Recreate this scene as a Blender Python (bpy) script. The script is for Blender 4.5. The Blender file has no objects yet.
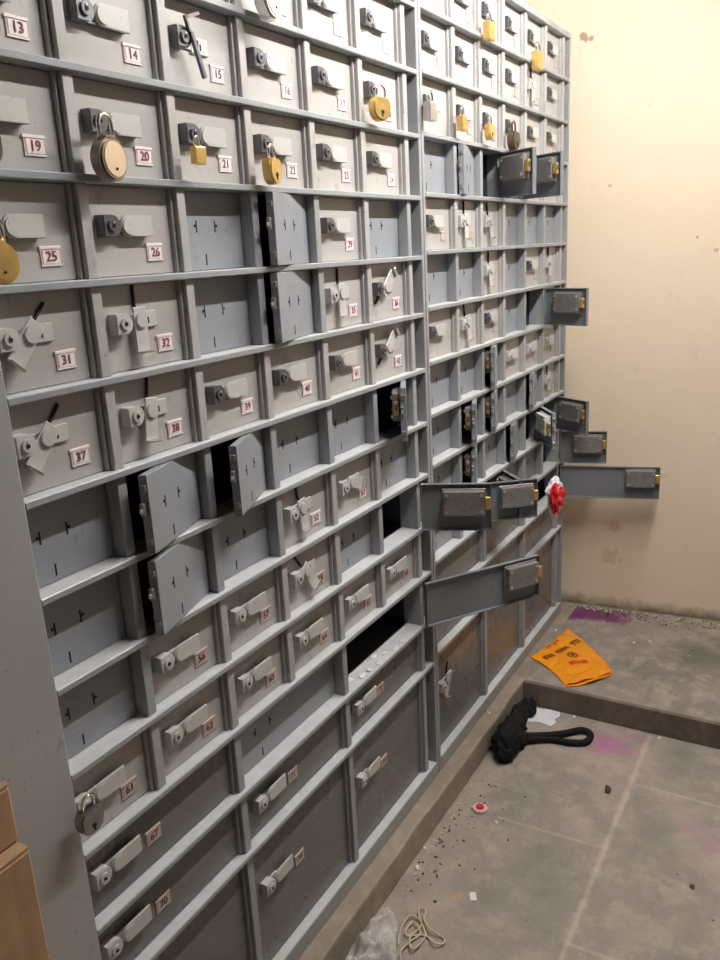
import bpy, bmesh, math, random
from mathutils import Vector, Matrix, noise
random.seed(7)
PI = math.pi
S = 0.9            # metres per layout unit (1 unit = camera to locker front)
H = 1.745 * S      # eye height above the lower floor
COL = bpy.context.scene.collection
def P(X, Y, Z): return Vector((S*X, S*(Y-1), S*Z + H))

# ------------------------------------------------------------------ materials
def new_mat(name):
    m = bpy.data.materials.new(name); m.use_nodes = True
    nt = m.node_tree; b = nt.nodes['Principled BSDF']
    return m, nt, b
def N(nt, t, **kw):
    n = nt.nodes.new(t)
    for k, v in kw.items():
        if hasattr(n, k): setattr(n, k, v)
        else: n.inputs[k].default_value = v
    return n
def ramp(nt, fac, stops):
    r = nt.nodes.new('ShaderNodeValToRGB'); e = r.color_ramp.elements
    while len(e) < len(stops): e.new(0.5)
    for i, (p, c) in enumerate(stops):
        e[i].position = p; e[i].color = (c[0], c[1], c[2], 1) if not isinstance(c, (int, float)) else (c, c, c, 1)
    nt.links.new(fac, r.inputs[0]); return r.outputs[0]
def mix(nt, fac, a, b, blend='MIX'):
    n = nt.nodes.new('ShaderNodeMix'); n.data_type = 'RGBA'; n.blend_type = blend
    for i, v in ((0, fac), (6, a), (7, b)):
        if isinstance(v, (int, float)): n.inputs[i].default_value = v
        elif isinstance(v, tuple): n.inputs[i].default_value = (v[0], v[1], v[2], 1)
        else: nt.links.new(v, n.inputs[i])
    return n.outputs[2]
def math_n(nt, op, a, b=None, clamp=False):
    n = nt.nodes.new('ShaderNodeMath'); n.operation = op; n.use_clamp = clamp
    for i, v in ((0, a), (1, b)):
        if v is None: continue
        if isinstance(v, (int, float)): n.inputs[i].default_value = v
        else: nt.links.new(v, n.inputs[i])
    return n.outputs[0]
def noise_n(nt, scale, detail=3, rough=.5, vec=None, dist=0):
    n = nt.nodes.new('ShaderNodeTexNoise'); n.inputs['Scale'].default_value = scale
    n.inputs['Detail'].default_value = detail; n.inputs['Roughness'].default_value = rough
    n.inputs['Distortion'].default_value = dist
    if vec is not None: nt.links.new(vec, n.inputs['Vector'])
    return n.outputs['Fac']
def geo_pos(nt): return nt.nodes.new('ShaderNodeNewGeometry').outputs['Position']
def mapped(nt, vec, scale=(1,1,1), loc=(0,0,0), rot=(0,0,0)):
    m = nt.nodes.new('ShaderNodeMapping'); nt.links.new(vec, m.inputs[0])
    m.inputs['Scale'].default_value = scale; m.inputs['Location'].default_value = loc
    m.inputs['Rotation'].default_value = rot; return m.outputs[0]
def bump(nt, b, h, strength=.2, dist=.002):
    n = nt.nodes.new('ShaderNodeBump'); n.inputs['Strength'].default_value = strength
    n.inputs['Distance'].default_value = dist; nt.links.new(h, n.inputs['Height'])
    nt.links.new(n.outputs[0], b.inputs['Normal'])

def paint(name, col, dirt, rough=.42, spots=True, metal=0.0):
    m, nt, b = new_mat(name)
    pos = geo_pos(nt)
    big = noise_n(nt, 5, 4, .6, pos)
    c = mix(nt, ramp(nt, big, [(.35, 0.0), (.7, 1.0)]), col, tuple(x*.87 for x in col))
    if spots:
        sc = noise_n(nt, 38, 5, .7, mapped(nt, pos, (1, 1, .45)))
        c = mix(nt, ramp(nt, sc, [(.62, 0.0), (.74, .55)]), c, dirt)
        sp = noise_n(nt, 170, 2, .5, pos)
        c = mix(nt, ramp(nt, sp, [(.70, 0.0), (.77, .7)]), c, tuple(x*.45 for x in dirt))
    nt.links.new(c, b.inputs['Base Color'])
    r = noise_n(nt, 16, 3, .6, pos)
    nt.links.new(ramp(nt, r, [(.3, rough-.08), (.7, rough+.12)]), b.inputs['Roughness'])
    b.inputs['Metallic'].default_value = metal
    bump(nt, b, noise_n(nt, 90, 2, .5, pos), .12, .0006)
    return m
def painted_top_light(m, col):  # paler colour on upward faces, painting in light from above
    nt = m.node_tree; b = nt.nodes['Principled BSDF']; src = b.inputs['Base Color'].links[0].from_socket
    g = nt.nodes.new('ShaderNodeNewGeometry'); sx = nt.nodes.new('ShaderNodeSeparateXYZ'); nt.links.new(g.outputs['True Normal'], sx.inputs[0])
    up = ramp(nt, sx.outputs['Z'], [(.6, 0.0), (.9, 1.0)])
    n = ramp(nt, noise_n(nt, 22, 5, .7, g.outputs['Position']), [(.3, 1.0), (.72, .6)])
    nt.links.new(mix(nt, math_n(nt, 'MULTIPLY', up, n), src, col), b.inputs['Base Color'])
def plain(name, col, rough=.5, metal=0.0, var=.12, scale=40):
    m, nt, b = new_mat(name)
    n = noise_n(nt, scale, 3, .6, geo_pos(nt))
    nt.links.new(mix(nt, ramp(nt, n, [(.3, 0.0), (.7, 1.0)]), col, tuple(x*(1-var) for x in col)), b.inputs['Base Color'])
    b.inputs['Roughness'].default_value = rough; b.inputs['Metallic'].default_value = metal
    return m
M = {}
M['warm'] = paint('warm_grey_paint', (.445, .428, .412), (.17, .14, .11), .34)
M['blue'] = paint('blue_grey_paint', (.285, .307, .333), (.13, .12, .11), .42)
M['rail'] = paint('rail_grey_paint', (.335, .347, .357), (.15, .13, .11), .36)
painted_top_light(M['rail'], (.64, .65, .66))  # shelf tops brightened by colour, as if lit from above
M['stile'] = paint('stile_grey_paint', (.38, .375, .37), (.22, .19, .17), .45)
M['inner'] = paint('inner_painted_shade', (.05, .055, .06), (.03, .03, .03), .6)  # near-black locker insides: the lack of light painted into the colour
M['wide'] = paint('wide_door_dark_gloss', (.165, .156, .148), (.10, .085, .07), .30)  # wide lower doors get a darker, glossier grey than the small ones
M['open'] = paint('open_door_darker_grey', (.20, .215, .23), (.10, .09, .08), .40)  # darker copy of the blue grey, used on doors swung wide open
M['jamb'] = paint('jamb_grey_paint', (.43, .42, .41), (.16, .14, .12), .42)
M['hasp'] = paint('hasp_grey_paint', (.56, .545, .53), (.3, .27, .24), .38)
M['steel'] = plain('dark_steel', (.16, .16, .17), .38, .55)
M['lockbox'] = plain('lock_case_steel', (.33, .31, .30), .45, .5, .25, 60)
M['chrome'] = plain('bright_chrome', (.82, .82, .80), .14, 1.0, .05)
M['brass'] = plain('yellow_brass', (.80, .54, .18), .32, .65, .3, 25)
M['cream'] = plain('pale_gold_disc', (.86, .68, .48), .34, .55, .1, 25)
M['silver'] = plain('silver_padlock', (.66, .65, .62), .28, .8, .15)
M['darksilver'] = plain('worn_chrome', (.38, .37, .36), .22, .9, .3)
M['shine'] = plain('case_painted_shine', (.86, .84, .78), .35, .15, .1)  # whitish base colour paints the shine on a chrome lock case
M['pewter'] = plain('tarnished_case', (.30, .25, .20), .38, .6, .2)
M['bronze'] = plain('dark_bronze', (.13, .085, .06), .45, .5, .2)
M['black'] = plain('black_hole', (.006, .006, .006), .8)
M['rivet'] = plain('rivet_steel', (.72, .71, .68), .3, .8)
M['plate'] = plain('label_card', (.86, .80, .80), .6)
M['platepink'] = plain('label_pink_border', (.66, .42, .42), .6)
M['cardfaint'] = plain('label_worn_card', (.50, .44, .40), .6)
M['platefaint'] = plain('label_faint_border', (.52, .36, .30), .6)
M['ink'] = plain('label_red_ink', (.24, .03, .06), .6)
M['white'] = plain('white_paper', (.82, .80, .84), .6, 0, .06)
M['orange'] = plain('orange_polythene', (1.0, .36, .010), .34, 0, .12, 14)
M['orangeink'] = plain('brown_print', (.16, .035, .012), .5)
M['redink'] = plain('red_print', (.62, .07, .015), .5)
M['red'] = plain('red_foil', (.62, .015, .02), .3)
M['redcap'] = plain('red_cap', (.62, .03, .06), .35)
M['pinkcap'] = plain('pale_pink_rim', (.85, .55, .52), .4)
M['string'] = plain('cream_string', (.62, .54, .38), .8)
M['crumb'] = plain('brown_crumbs', (.10, .075, .055), .9)
M['tube'] = None
def cardboard():
    m, nt, b = new_mat('brown_cardboard'); pos = geo_pos(nt)
    n = noise_n(nt, 12, 4, .6, pos)
    w = noise_n(nt, 90, 2, .5, mapped(nt, pos, (1, 1, .05)))
    c = mix(nt, ramp(nt, n, [(.3, 0.0), (.75, 1.0)]), (.50, .315, .18), (.40, .24, .13))
    c = mix(nt, ramp(nt, w, [(.4, 0.0), (.7, .3)]), c, (.25, .14, .07))
    nt.links.new(c, b.inputs['Base Color']); b.inputs['Roughness'].default_value = .8
    bump(nt, b, w, .15, .001); return m
M['card'] = cardboard()
def black_cloth():
    m, nt, b = new_mat('black_cloth'); pos = geo_pos(nt)
    n = noise_n(nt, 60, 3, .6, pos)
    nt.links.new(mix(nt, n, (.003, .003, .004), (.010, .009, .010)), b.inputs['Base Color'])
    b.inputs['Roughness'].default_value = .8; b.inputs['Specular IOR Level'].default_value = .25; bump(nt, b, n, .5, .004); return m
M['cloth'] = black_cloth()
def film():
    m, nt, b = new_mat('clear_plastic_film')
    b.inputs['Base Color'].default_value = (.80, .76, .74, 1)
    b.inputs['Roughness'].default_value = .22
    tr = nt.nodes.new('ShaderNodeBsdfTransparent'); ms = nt.nodes.new('ShaderNodeMixShader')
    n = noise_n(nt, 30, 3, .6, geo_pos(nt))
    nt.links.new(ramp(nt, n, [(.35, .22), (.65, .55)]), ms.inputs[0])
    nt.links.new(tr.outputs[0], ms.inputs[1]); nt.links.new(b.outputs[0], ms.inputs[2])
    nt.links.new(ms.outputs[0], nt.nodes['Material Output'].inputs[0]); return m
M['film'] = film()

def blob_mask(nt, pos, cx, cy, rx, ry, wob=.5, nscale=14, rot=0.0, soft=.35):
    """stain mask on a horizontal surface, centred at world x,y"""
    v = mapped(nt, pos, (1, 1, 0), (-cx, -cy, 0))
    v = mapped(nt, v, (1/rx, 1/ry, 0), rot=(0, 0, 0)) if rot == 0 else mapped(nt, mapped(nt, v, rot=(0, 0, rot)), (1/rx, 1/ry, 0))
    ln = nt.nodes.new('ShaderNodeVectorMath'); ln.operation = 'LENGTH'; nt.links.new(v, ln.inputs[0])
    n = noise_n(nt, nscale, 5, .65, pos)
    d = math_n(nt, 'ADD', ln.outputs['Value'], math_n(nt, 'MULTIPLY', math_n(nt, 'SUBTRACT', n, .5), wob*4))
    return ramp(nt, d, [(1-soft, 1.0), (1.0+soft*.3, 0.0)])
def line_mask(nt, pos, a, b_, width, nscale=20):
    """distance to a straight line through a,b (world xy)"""
    ax, ay = a; bx, by = b_; L = math.hypot(bx-ax, by-ay); nx, ny = -(by-ay)/L, (bx-ax)/L
    dt = nt.nodes.new('ShaderNodeVectorMath'); dt.operation = 'DOT_PRODUCT'
    nt.links.new(pos, dt.inputs[0]); dt.inputs[1].default_value = (nx, ny, 0)
    d = math_n(nt, 'ABSOLUTE', math_n(nt, 'SUBTRACT', dt.outputs['Value'], nx*ax+ny*ay))
    n = noise_n(nt, nscale, 3, .6, pos)
    d = math_n(nt, 'ADD', d, math_n(nt, 'MULTIPLY', math_n(nt, 'SUBTRACT', n, .5), width*2.2))
    # limit to the segment
    tx, ty = (bx-ax)/L, (by-ay)/L
    d2 = nt.nodes.new('ShaderNodeVectorMath'); d2.operation = 'DOT_PRODUCT'
    nt.links.new(pos, d2.inputs[0]); d2.inputs[1].default_value = (tx, ty, 0)
    s = math_n(nt, 'SUBTRACT', d2.outputs['Value'], tx*ax+ty*ay)
    inside = math_n(nt, 'MULTIPLY', math_n(nt, 'GREATER_THAN', s, 0.0), math_n(nt, 'LESS_THAN', s, L))
    m = ramp(nt, d, [(0.0, 1.0), (width, 0.0)])
    return math_n(nt, 'MULTIPLY', m, inside)
def stone(name, stains=(), lines=(), base=(.365, .30, .26), alt=(.245, .225, .19), light=(.46, .375, .315)):
    m, nt, b = new_mat(name); pos = geo_pos(nt)
    n1 = noise_n(nt, 3.2, 6, .62, pos, .6)
    c = mix(nt, ramp(nt, n1, [(.36, 0.0), (.64, 1.0)]), base, alt)
    n2 = noise_n(nt, 13, 5, .7, pos)
    c = mix(nt, ramp(nt, n2, [(.46, 0.0), (.66, .7)]), c, light)
    n3 = noise_n(nt, 70, 4, .7, pos)
    c = mix(nt, ramp(nt, n3, [(.56, 0.0), (.76, .5)]), c, tuple(x*.45 for x in base))
    for (mk, col, k) in lines:
        f = line_mask(nt, pos, *mk)
        c = mix(nt, math_n(nt, 'MULTIPLY', f, k), c, col)
    for (mk, col, k) in stains:
        f = blob_mask(nt, pos, *mk)
        c = mix(nt, math_n(nt, 'MULTIPLY', f, k), c, col)
    nt.links.new(c, b.inputs['Base Color']); b.inputs['Roughness'].default_value = .68
    bump(nt, b, mix(nt, .5, n3, n2), .35, .004)
    return m
def plaster(name, col, grime_z=None, marks=()):
    m, nt, b = new_mat(name); pos = geo_pos(nt)
    n1 = noise_n(nt, 2.2, 5, .6, pos)
    c = mix(nt, ramp(nt, n1, [(.35, 0.0), (.7, .5)]), col, tuple(x*y for x, y in zip(col, (.92, .87, .80))))
    n2 = noise_n(nt, 11, 5, .7, pos)
    c = mix(nt, ramp(nt, n2, [(.62, 0.0), (.78, .28)]), c, (.45, .33, .22))
    if grime_z is not None:
        sx = nt.nodes.new('ShaderNodeSeparateXYZ'); nt.links.new(pos, sx.inputs[0])
        n3 = noise_n(nt, 18, 4, .7, pos)
        h = math_n(nt, 'SUBTRACT', sx.outputs['Z'], grime_z)
        h = math_n(nt, 'ADD', h, math_n(nt, 'MULTIPLY', math_n(nt, 'SUBTRACT', n3, .5), .07))
        c = mix(nt, ramp(nt, h, [(.0, .9), (.05, .0)]), c, (.16, .105, .06))
    for (p, r, col2, k) in marks:
        v = nt.nodes.new('ShaderNodeVectorMath'); v.operation = 'DISTANCE'
        nt.links.new(pos, v.inputs[0]); v.inputs[1].default_value = p
        n4 = noise_n(nt, 45, 4, .7, pos)
        d = math_n(nt, 'ADD', math_n(nt, 'DIVIDE', v.outputs['Value'], r), math_n(nt, 'MULTIPLY', math_n(nt, 'SUBTRACT', n4, .5), 3.0))
        c = mix(nt, math_n(nt, 'MULTIPLY', ramp(nt, d, [(.7, 1.0), (1.0, 0.0)]), k), c, col2)
    nt.links.new(c, b.inputs['Base Color']); b.inputs['Roughness'].default_value = .75
    bump(nt, b, noise_n(nt, 9, 5, .6, pos), .25, .01)
    return m

# ------------------------------------------------------------------ mesh helpers
def link(name, bm, mats, parent=None, smooth=False):
    me = bpy.data.meshes.new(name); bm.normal_update(); bm.to_mesh(me); bm.free()
    for m in (mats if isinstance(mats, (list, tuple)) else [mats]): me.materials.append(m)
    if smooth:
        for p in me.polygons: p.use_smooth = True
    o = bpy.data.objects.new(name, me); COL.objects.link(o)
    if parent: o.parent = parent
    return o
def inst(name, me, parent=None, loc=(0, 0, 0), rot=(0, 0, 0), scale=None):
    o = bpy.data.objects.new(name, me); COL.objects.link(o); o.parent = parent
    o.location = loc; o.rotation_euler = rot
    if scale: o.scale = scale
    return o
def empty(name, loc=(0, 0, 0), rot=(0, 0, 0)):
    o = bpy.data.objects.new(name, None); o.empty_display_size = .05; COL.objects.link(o)
    o.location = loc; o.rotation_euler = rot; return o
def tag(o, label=None, cat=None, group=None, kind=None):
    for k, v in (('label', label), ('category', cat), ('group', group), ('kind', kind)):
        if v: o[k] = v
    return o
def box(bm, x0, x1, y0, y1, z0, z1, mi=0, bev=0, seg=1):
    r = bmesh.ops.create_cube(bm, size=1.0)
    for v in r['verts']:
        v.co = Vector(((x0+x1)/2 + v.co.x*(x1-x0), (y0+y1)/2 + v.co.y*(y1-y0), (z0+z1)/2 + v.co.z*(z1-z0)))
    fs = set(f for v in r['verts'] for f in v.link_faces)
    for f in fs: f.material_index = mi
    if bev:
        es = list(set(e for v in r['verts'] for e in v.link_edges))
        rr = bmesh.ops.bevel(bm, geom=es, offset=bev, segments=seg, affect='EDGES', profile=.6)
        for f in rr['faces']: f.material_index = mi
def cyl(bm, c, r, d, axis='Y', n=24, mi=0, bev=0, r2=None):
    rot = {'Y': Matrix.Rotation(PI/2, 4, 'X'), 'X': Matrix.Rotation(PI/2, 4, 'Y'), 'Z': Matrix.Identity(4)}[axis]
    rr = bmesh.ops.create_cone(bm, cap_ends=True, segments=n, radius1=r, radius2=r if r2 is None else r2, depth=d,
                               matrix=Matrix.Translation(c) @ rot)
    fs = set(f for v in rr['verts'] for f in v.link_faces)
    for f in fs: f.material_index = mi
    if bev:
        es = list(set(e for f in fs if len(f.verts) > 4 for e in f.edges))
        q = bmesh.ops.bevel(bm, geom=es, offset=bev, segments=2, affect='EDGES')
        for f in q['faces']: f.material_index = mi
def tube(bm, pts, r, n=8, mi=0, closed=False, cap=True):
    pts = [Vector(p) for p in pts]; rings = []; L = len(pts); up = None
    for i, p in enumerate(pts):
        a = pts[i-1] if (i or closed) else p; b = pts[(i+1) % L] if (i < L-1 or closed) else p
        t = (b-a).normalized()
        if up is None:
            up = Vector((0, 0, 1)) if abs(t.z) < .9 else Vector((1, 0, 0))
        s = t.cross(up).normalized(); up = s.cross(t).normalized()
        rad = r[i] if isinstance(r, (list, tuple)) else r
        rings.append([bm.verts.new(p + s*math.cos(2*PI*k/n)*rad + up*math.sin(2*PI*k/n)*rad) for k in range(n)])
    m = L if closed else L-1
    for i in range(m):
        A, B = rings[i], rings[(i+1) % L]
        for k in range(n):
            f = bm.faces.new((A[k], B[k], B[(k+1) % n], A[(k+1) % n])); f.material_index = mi
    if cap and not closed:
        for R_ in (rings[0], list(reversed(rings[-1]))):
            f = bm.faces.new(R_); f.material_index = mi
def prism(bm, pts, y0, y1, mi=0, bev=0):
    """outline in xz, extruded along y"""
    a = [bm.verts.new((x, y0, z)) for x, z in pts]; b = [bm.verts.new((x, y1, z)) for x, z in pts]
    fs = [bm.faces.new(a), bm.faces.new(list(reversed(b)))]
    n = len(pts)
    for i in range(n):
        fs.append(bm.faces.new((a[(i+1) % n], a[i], b[i], b[(i+1) % n])))
    bmesh.ops.recalc_face_normals(bm, faces=fs)
    for f in fs: f.material_index = mi
    if bev:
        q = bmesh.ops.bevel(bm, geom=list(fs[0].edges), offset=bev, segments=2, affect='EDGES')
        for f in q['faces']: f.material_index = mi
def arc(cx, cz, r, a0, a1, n=10): return [(cx+r*math.cos(a0+(a1-a0)*i/n), cz+r*math.sin(a0+(a1-a0)*i/n)) for i in range(n+1)]
def spline(pts, n=8, closed=False):
    pts = [Vector(p) for p in pts]; out = []; L = len(pts)
    for i in range(L if closed else L-1):
        g = (lambda k: pts[k % L]) if closed else (lambda k: pts[max(0, min(L-1, k))])
        a, b, c, d = g(i-1), g(i), g(i+1), g(i+2)
        for k in range(n):
            t = k/n
            out.append(.5*((2*b) + (c-a)*t + (2*a-5*b+4*c-d)*t*t + (3*b-a-3*c+d)*t**3))
    if not closed: out.append(pts[-1])
    return out

# ------------------------------------------------------------------ camera
cam = bpy.data.cameras.new('camera'); co = bpy.data.objects.new('camera', cam); COL.objects.link(co)
F_ = Vector((.82687775, .49322547, -.27018849)); R_ = Vector((.49932991, -.86492317, -.05076953)); U_ = Vector((.25873311, .09293301, .96146796))
mt = Matrix((R_, U_, -F_)).transposed().to_4x4(); mt.translation = P(0, 0, 0)
co.matrix_world = mt
cam.sensor_fit = 'VERTICAL'; cam.sensor_height = 36; cam.lens = 816.96/960*36; cam.clip_start = .02
bpy.context.scene.camera = co

# ------------------------------------------------------------------ room shell
ZL = -1.65; ZF = -1.745; YE = .95; XK = 2.75
zl = P(0, 0, ZL).z
XL_, XR_ = -3.0, 4.05
back_y = .60; front_y = -3.6; ceil_z = 3.3
def F2(X, Y): v = P(X, Y, 0); return (v.x, v.y)
def struct(name, bm, m): return tag(link(name, bm, m), kind='structure')
lower_lines = [((F2(2.65, .59), F2(1.35, .30), .010), (.46, .38, .30), .75)]
def jl(a, b, w=.006, col=(.42, .36, .29), k=.6): return ((F2(*a), F2(*b), w), col, k)
FLOOR_LINES = []; FLOOR_STAINS = []
# filled with positions measured from the photograph (floor plane)
FLOOR_LINES += [jl((2.74, .466), (1.0, .466), .012, (.60, .49, .40), .6), jl((2.431, .453), (2.429, -.4), .006, (.58, .47, .38), .5),
                jl((2.078, .80), (2.085, .466), .006, (.58, .47, .38), .45), jl((1.70, .466), (1.703, -.3), .007, (.58, .47, .38), .45)]
FLOOR_STAINS += [((*F2(2.615, .59), .085, .095, .45, 16, 0, .8), (.44, .13, .31), .66),
                 ((*F2(2.70, .50), .03, .07, .5, 16, 0, .8), (.40, .15, .26), .45),
                 ((*F2(2.30, .262), .06, .05, .6, 12, 0, .8), (.38, .20, .30), .4),
                 ((*F2(2.22, .181), .06, .05, .6, 12, 0, .8), (.38, .20, .30), .35),
                 ((*F2(1.85, .60), .22, .13, .6, 7, 0, .8), (.165, .175, .14), .5),
                 ((*F2(2.20, .36), .18, .10, .6, 7, 0, .8), (.155, .17, .135), .5),
                 ((*F2(2.62, .36), .10, .10, .6, 9, 0, .8), (.155, .17, .135), .45),
                 ((*F2(1.72, .78), .02, .02, .3, 30, 0, .8), (.60, .28, .05), .5)]
m_lower = stone('lower_floor_stone', FLOOR_STAINS, FLOOR_LINES)
m_up = stone('platform_stone', [((*F2(3.40, .94), .05, .06, .5, 22, 0, .5), (.16, .02, .12), .85), ((*F2(3.45, .86), .075, .17, .40, 20, 0, .45), (.15, .02, .12), .92),
                                ((*F2(3.50, .76), .05, .06, .5, 18, 0, .6), (.18, .04, .13), .7),
                                ((*F2(3.25, .35), .18, .17, .4, 8, 0, .7), (.11, .12, .09), .65)],
             [jl((3.0, .60), (3.6, .62), .006, (.36, .30, .26), .3)], base=(.31, .26, .23), alt=(.20, .185, .16))
m_ledge = stone('ledge_concrete', [], [], base=(.32, .265, .205), alt=(.24, .205, .16), light=(.42, .36, .28))
m_kerb = stone('kerb_dark', [], [], base=(.17, .135, .105), alt=(.11, .09, .07), light=(.24, .19, .14))

bm = bmesh.new(); e = P(XK, YE, 0)
box(bm, XL_, XR_, front_y, .0, -.1, 0); struct('floor', bm, m_lower)
# raised platform at the far end, level with the ledge
bm = bmesh.new(); box(bm, e.x+.018, XR_, front_y, e.y, 0, zl); struct('floor_raised', bm, m_up)
bm = bmesh.new(); box(bm, e.x, e.x+.018, front_y, e.y, 0, zl+.001, bev=.004, seg=2); struct('trim_1', bm, m_kerb)
# ledge under the cabinets
bm = bmesh.new()
box(bm, XL_, XR_, e.y, back_y, 0, zl, bev=.008, seg=2)
bmesh.ops.subdivide_edges(bm, edges=[q for q in bm.edges if abs(q.verts[0].co.x-q.verts[1].co.x) > 1], cuts=160)
for v in bm.verts:
    if v.co.y < e.y+.02 and v.co.z > .02:
        v.co.y += (noise.noise(Vector((v.co.x*7, 0, v.co.z*3))) )*.006
struct('trim_2', bm, m_ledge)
wall_col = (.90, .755, .58)
m_wall = plaster('right_wall_cream', wall_col, zl, [(tuple(P(3.545, .984, .76)), .016, (.32, .15, .08), .7), (tuple(P(3.552, .953, .752)), .010, (.32, .15, .08), .7), (tuple(P(3.56, .805, -1.25)), .030, (.50, .28, .16), .35), (tuple(P(3.559, .818, -1.40)), .035, (.50, .30, .18), .3), (tuple(P(3.598, .427, -.836)), .008, (.92, .88, .8), .8), (tuple(P(3.588, .53, -.017)), .006, (.42, .28, .16), .7), (tuple(P(3.595, .458, -.07)), .010, (.48, .33, .2), .6), (tuple(P(3.553, .868, .2)), .006, (.45, .33, .2), .6)])
m_wall2 = plaster('wall_dim_grey', (.24, .23, .22))  # remaining walls and ceiling kept dark grey to cut bounced light
# right wall: slightly out of square, as in the photograph
ang = math.atan2(.052, .51)
bm = bmesh.new()
c0 = P(3.540, 1.0, 0)
def wallpt(s, o): # s metres towards the room, o metres outward
    d = Vector((math.sin(ang), -math.cos(ang), 0)); n_ = Vector((math.cos(ang), math.sin(ang), 0))
    return Vector((c0.x, c0.y, 0)) + d*s + n_*o
vs = []
for z in (0, ceil_z):
    for s, o in ((-.65, 0), (3.8, 0), (3.8, .12), (-.65, .12)):
        p = wallpt(s, o); vs.append(bm.verts.new((p.x, p.y, z)))
for f in ((0, 1, 5, 4), (1, 2, 6, 5), (2, 3, 7, 6), (3, 0, 4, 7), (3, 2, 1, 0), (4, 5, 6, 7)): bm.faces.new([vs[i] for i in f])
bmesh.ops.recalc_face_normals(bm, faces=bm.faces)
struct('wall_right', bm, m_wall)
bm = bmesh.new(); box(bm, XL_, XR_, back_y, back_y+.1, 0, ceil_z); struct('wall_back', bm, m_wall2)
bm = bmesh.new(); box(bm, XL_, XR_, front_y-.1, front_y, 0, ceil_z); struct('wall_front', bm, m_wall2)
bm = bmesh.new(); box(bm, XL_-.1, XL_, front_y-.1, back_y+.1, 0, ceil_z); struct('wall_left', bm, m_wall2)
bm = bmesh.new(); box(bm, XL_-.1, XR_, front_y-.1, back_y+.1, ceil_z, ceil_z+.1); struct('ceiling', bm, m_wall2)

# ------------------------------------------------------------------ lamp (above the frame)
mt_, nt, b = new_mat('tube_glow'); em = nt.nodes.new('ShaderNodeEmission'); em.inputs[0].default_value = (1, .96, .915, 1); em.inputs[1].default_value = 275
nt.links.new(em.outputs[0], nt.nodes['Material Output'].inputs[0]); M['tube'] = mt_
LX0, LX1, LY, LZ = 1.15, 2.75, -.70, 2.52
t = tag(empty('tube_light', (0, 0, 0)), 'long white tube light under the ceiling, above the locker fronts', 'light')
bm = bmesh.new(); box(bm, LX0-.03, LX1+.03, LY-.055, LY+.055, LZ+.035, LZ+.075, bev=.004)
for x in (LX0+.2, LX1-.2): box(bm, x-.006, x+.006, LY-.006, LY+.006, LZ+.07, ceil_z)
link('housing', bm, M['white'], t)
bm = bmesh.new(); cyl(bm, ((LX0+LX1)/2, LY, LZ), .014, LX1-LX0, 'X', 16); link('lamp_tube', bm, M['tube'], t, True)
for x in (LX0-.01, LX1+.01):
    bm = bmesh.new(); box(bm, x-.012, x+.012, LY-.02, LY+.02, LZ-.02, LZ+.036, bev=.003); link('tube_holder', bm, M['white'], t)

# ------------------------------------------------------------------ shared locker meshes (metres)
def mesh_of(name, bm, mats, smooth=False):
    me = bpy.data.meshes.new(name); bm.normal_update(); bm.to_mesh(me); bm.free()
    for m in (mats if isinstance(mats, (list, tuple)) else [mats]): me.materials.append(m)
    if smooth:
        for p in me.polygons: p.use_smooth = True
    return me
RH = .011            # shelf lip height
DEPTH = .46
def panel_mesh(w, h, m, name):
    """door with folded edges; hinge at x=0, panel reaches to x=-w; outer face y=0"""
    bm = bmesh.new()
    box(bm, -w, 0, 0, .0022, 0, h, 0, .0008)
    box(bm, -w, -w+.0022, .0015, .014, .001, h-.001)
    box(bm, -.0022, 0, .0015, .014, .001, h-.001)
    box(bm, -w+.001, -.001, .0015, .012, 0, .0022); box(bm, -w+.001, -.001, .0015, .012, h-.0022, h)
    return mesh_of(name, bm, m)
PAN = {}
def get_panel(w, h, k):
    key = (round(w, 4), round(h, 4), k)
    if key not in PAN: PAN[key] = panel_mesh(w, h, M[k], 'locker_door')
    return PAN[key]
# slots pressed through the blue doors
def slot_mesh():
    bm = bmesh.new()
    for (x, z, sx) in ((0, 0, -1), (.047, .0, 1)):
        box(bm, x-.0014, x+.0014, -.0005, .0004, z-.0095, z+.0095)
        box(bm, x+sx*.0042-.0022, x+sx*.0042+.0022, -.0005, .0004, z-.0012, z+.0030)
    box(bm, .018-.0013, .018+.0013, -.0005, .0004, -.062, -.044)
    return mesh_of('slots', bm, M['black'])
SLOTS = slot_mesh()
def housing_mesh(m):
    """D shaped lock staple housing, left flat end, keyhole in front"""
    bm = bmesh.new(); w, h = .030, .030
    pts = [(-w/2, -h/2)] + arc(w*.08, 0, h/2, -PI/2, PI/2, 10) + [(-w/2, h/2)]
    prism(bm, pts, -.017, .001, 0, .0012)
    cyl(bm, (0, -.0185, 0), .0088, .004, 'Y', 18, 0, .0008)
    cyl(bm, (0, -.0208, 0), .0030, .0012, 'Y', 12, 1)
    cyl(bm, (0, -.0212, .0045), .0016, .0012, 'Y', 8, 2)
    return mesh_of('lock_housing', bm, [m, M['black'], M['rivet']])
HOUS = {'dark': housing_mesh(M['steel']), 'grey': housing_mesh(M['hasp'])}
def hasp_mesh(L=.078):
    """flat strap, pivot disc at its left end; origin at the disc"""
    bm = bmesh.new(); h = .030
    pts = arc(0, 0, h/2, PI/2, PI*1.5, 12) + [(L*.62, -h/2), (L*.62, h/2)]
    prism(bm, pts, -.013, -.009, 0, .0008)
    box(bm, -.004, .004, -.009, .0, -.004, .004)
    box(bm, -.034, .0, -.0045, -.0005, -.009, .009, 0, .0006)
    box(bm, -.030, L*.60, -.0095, 0, -h/2+.001, -h/2+.004, 1)
    cyl(bm, (0, -.0138, 0), .0125, .002, 'Y', 24, 0, .0006)
    return mesh_of('hasp', bm, [M['hasp'], M['steel']])
HASP = hasp_mesh()
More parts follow.
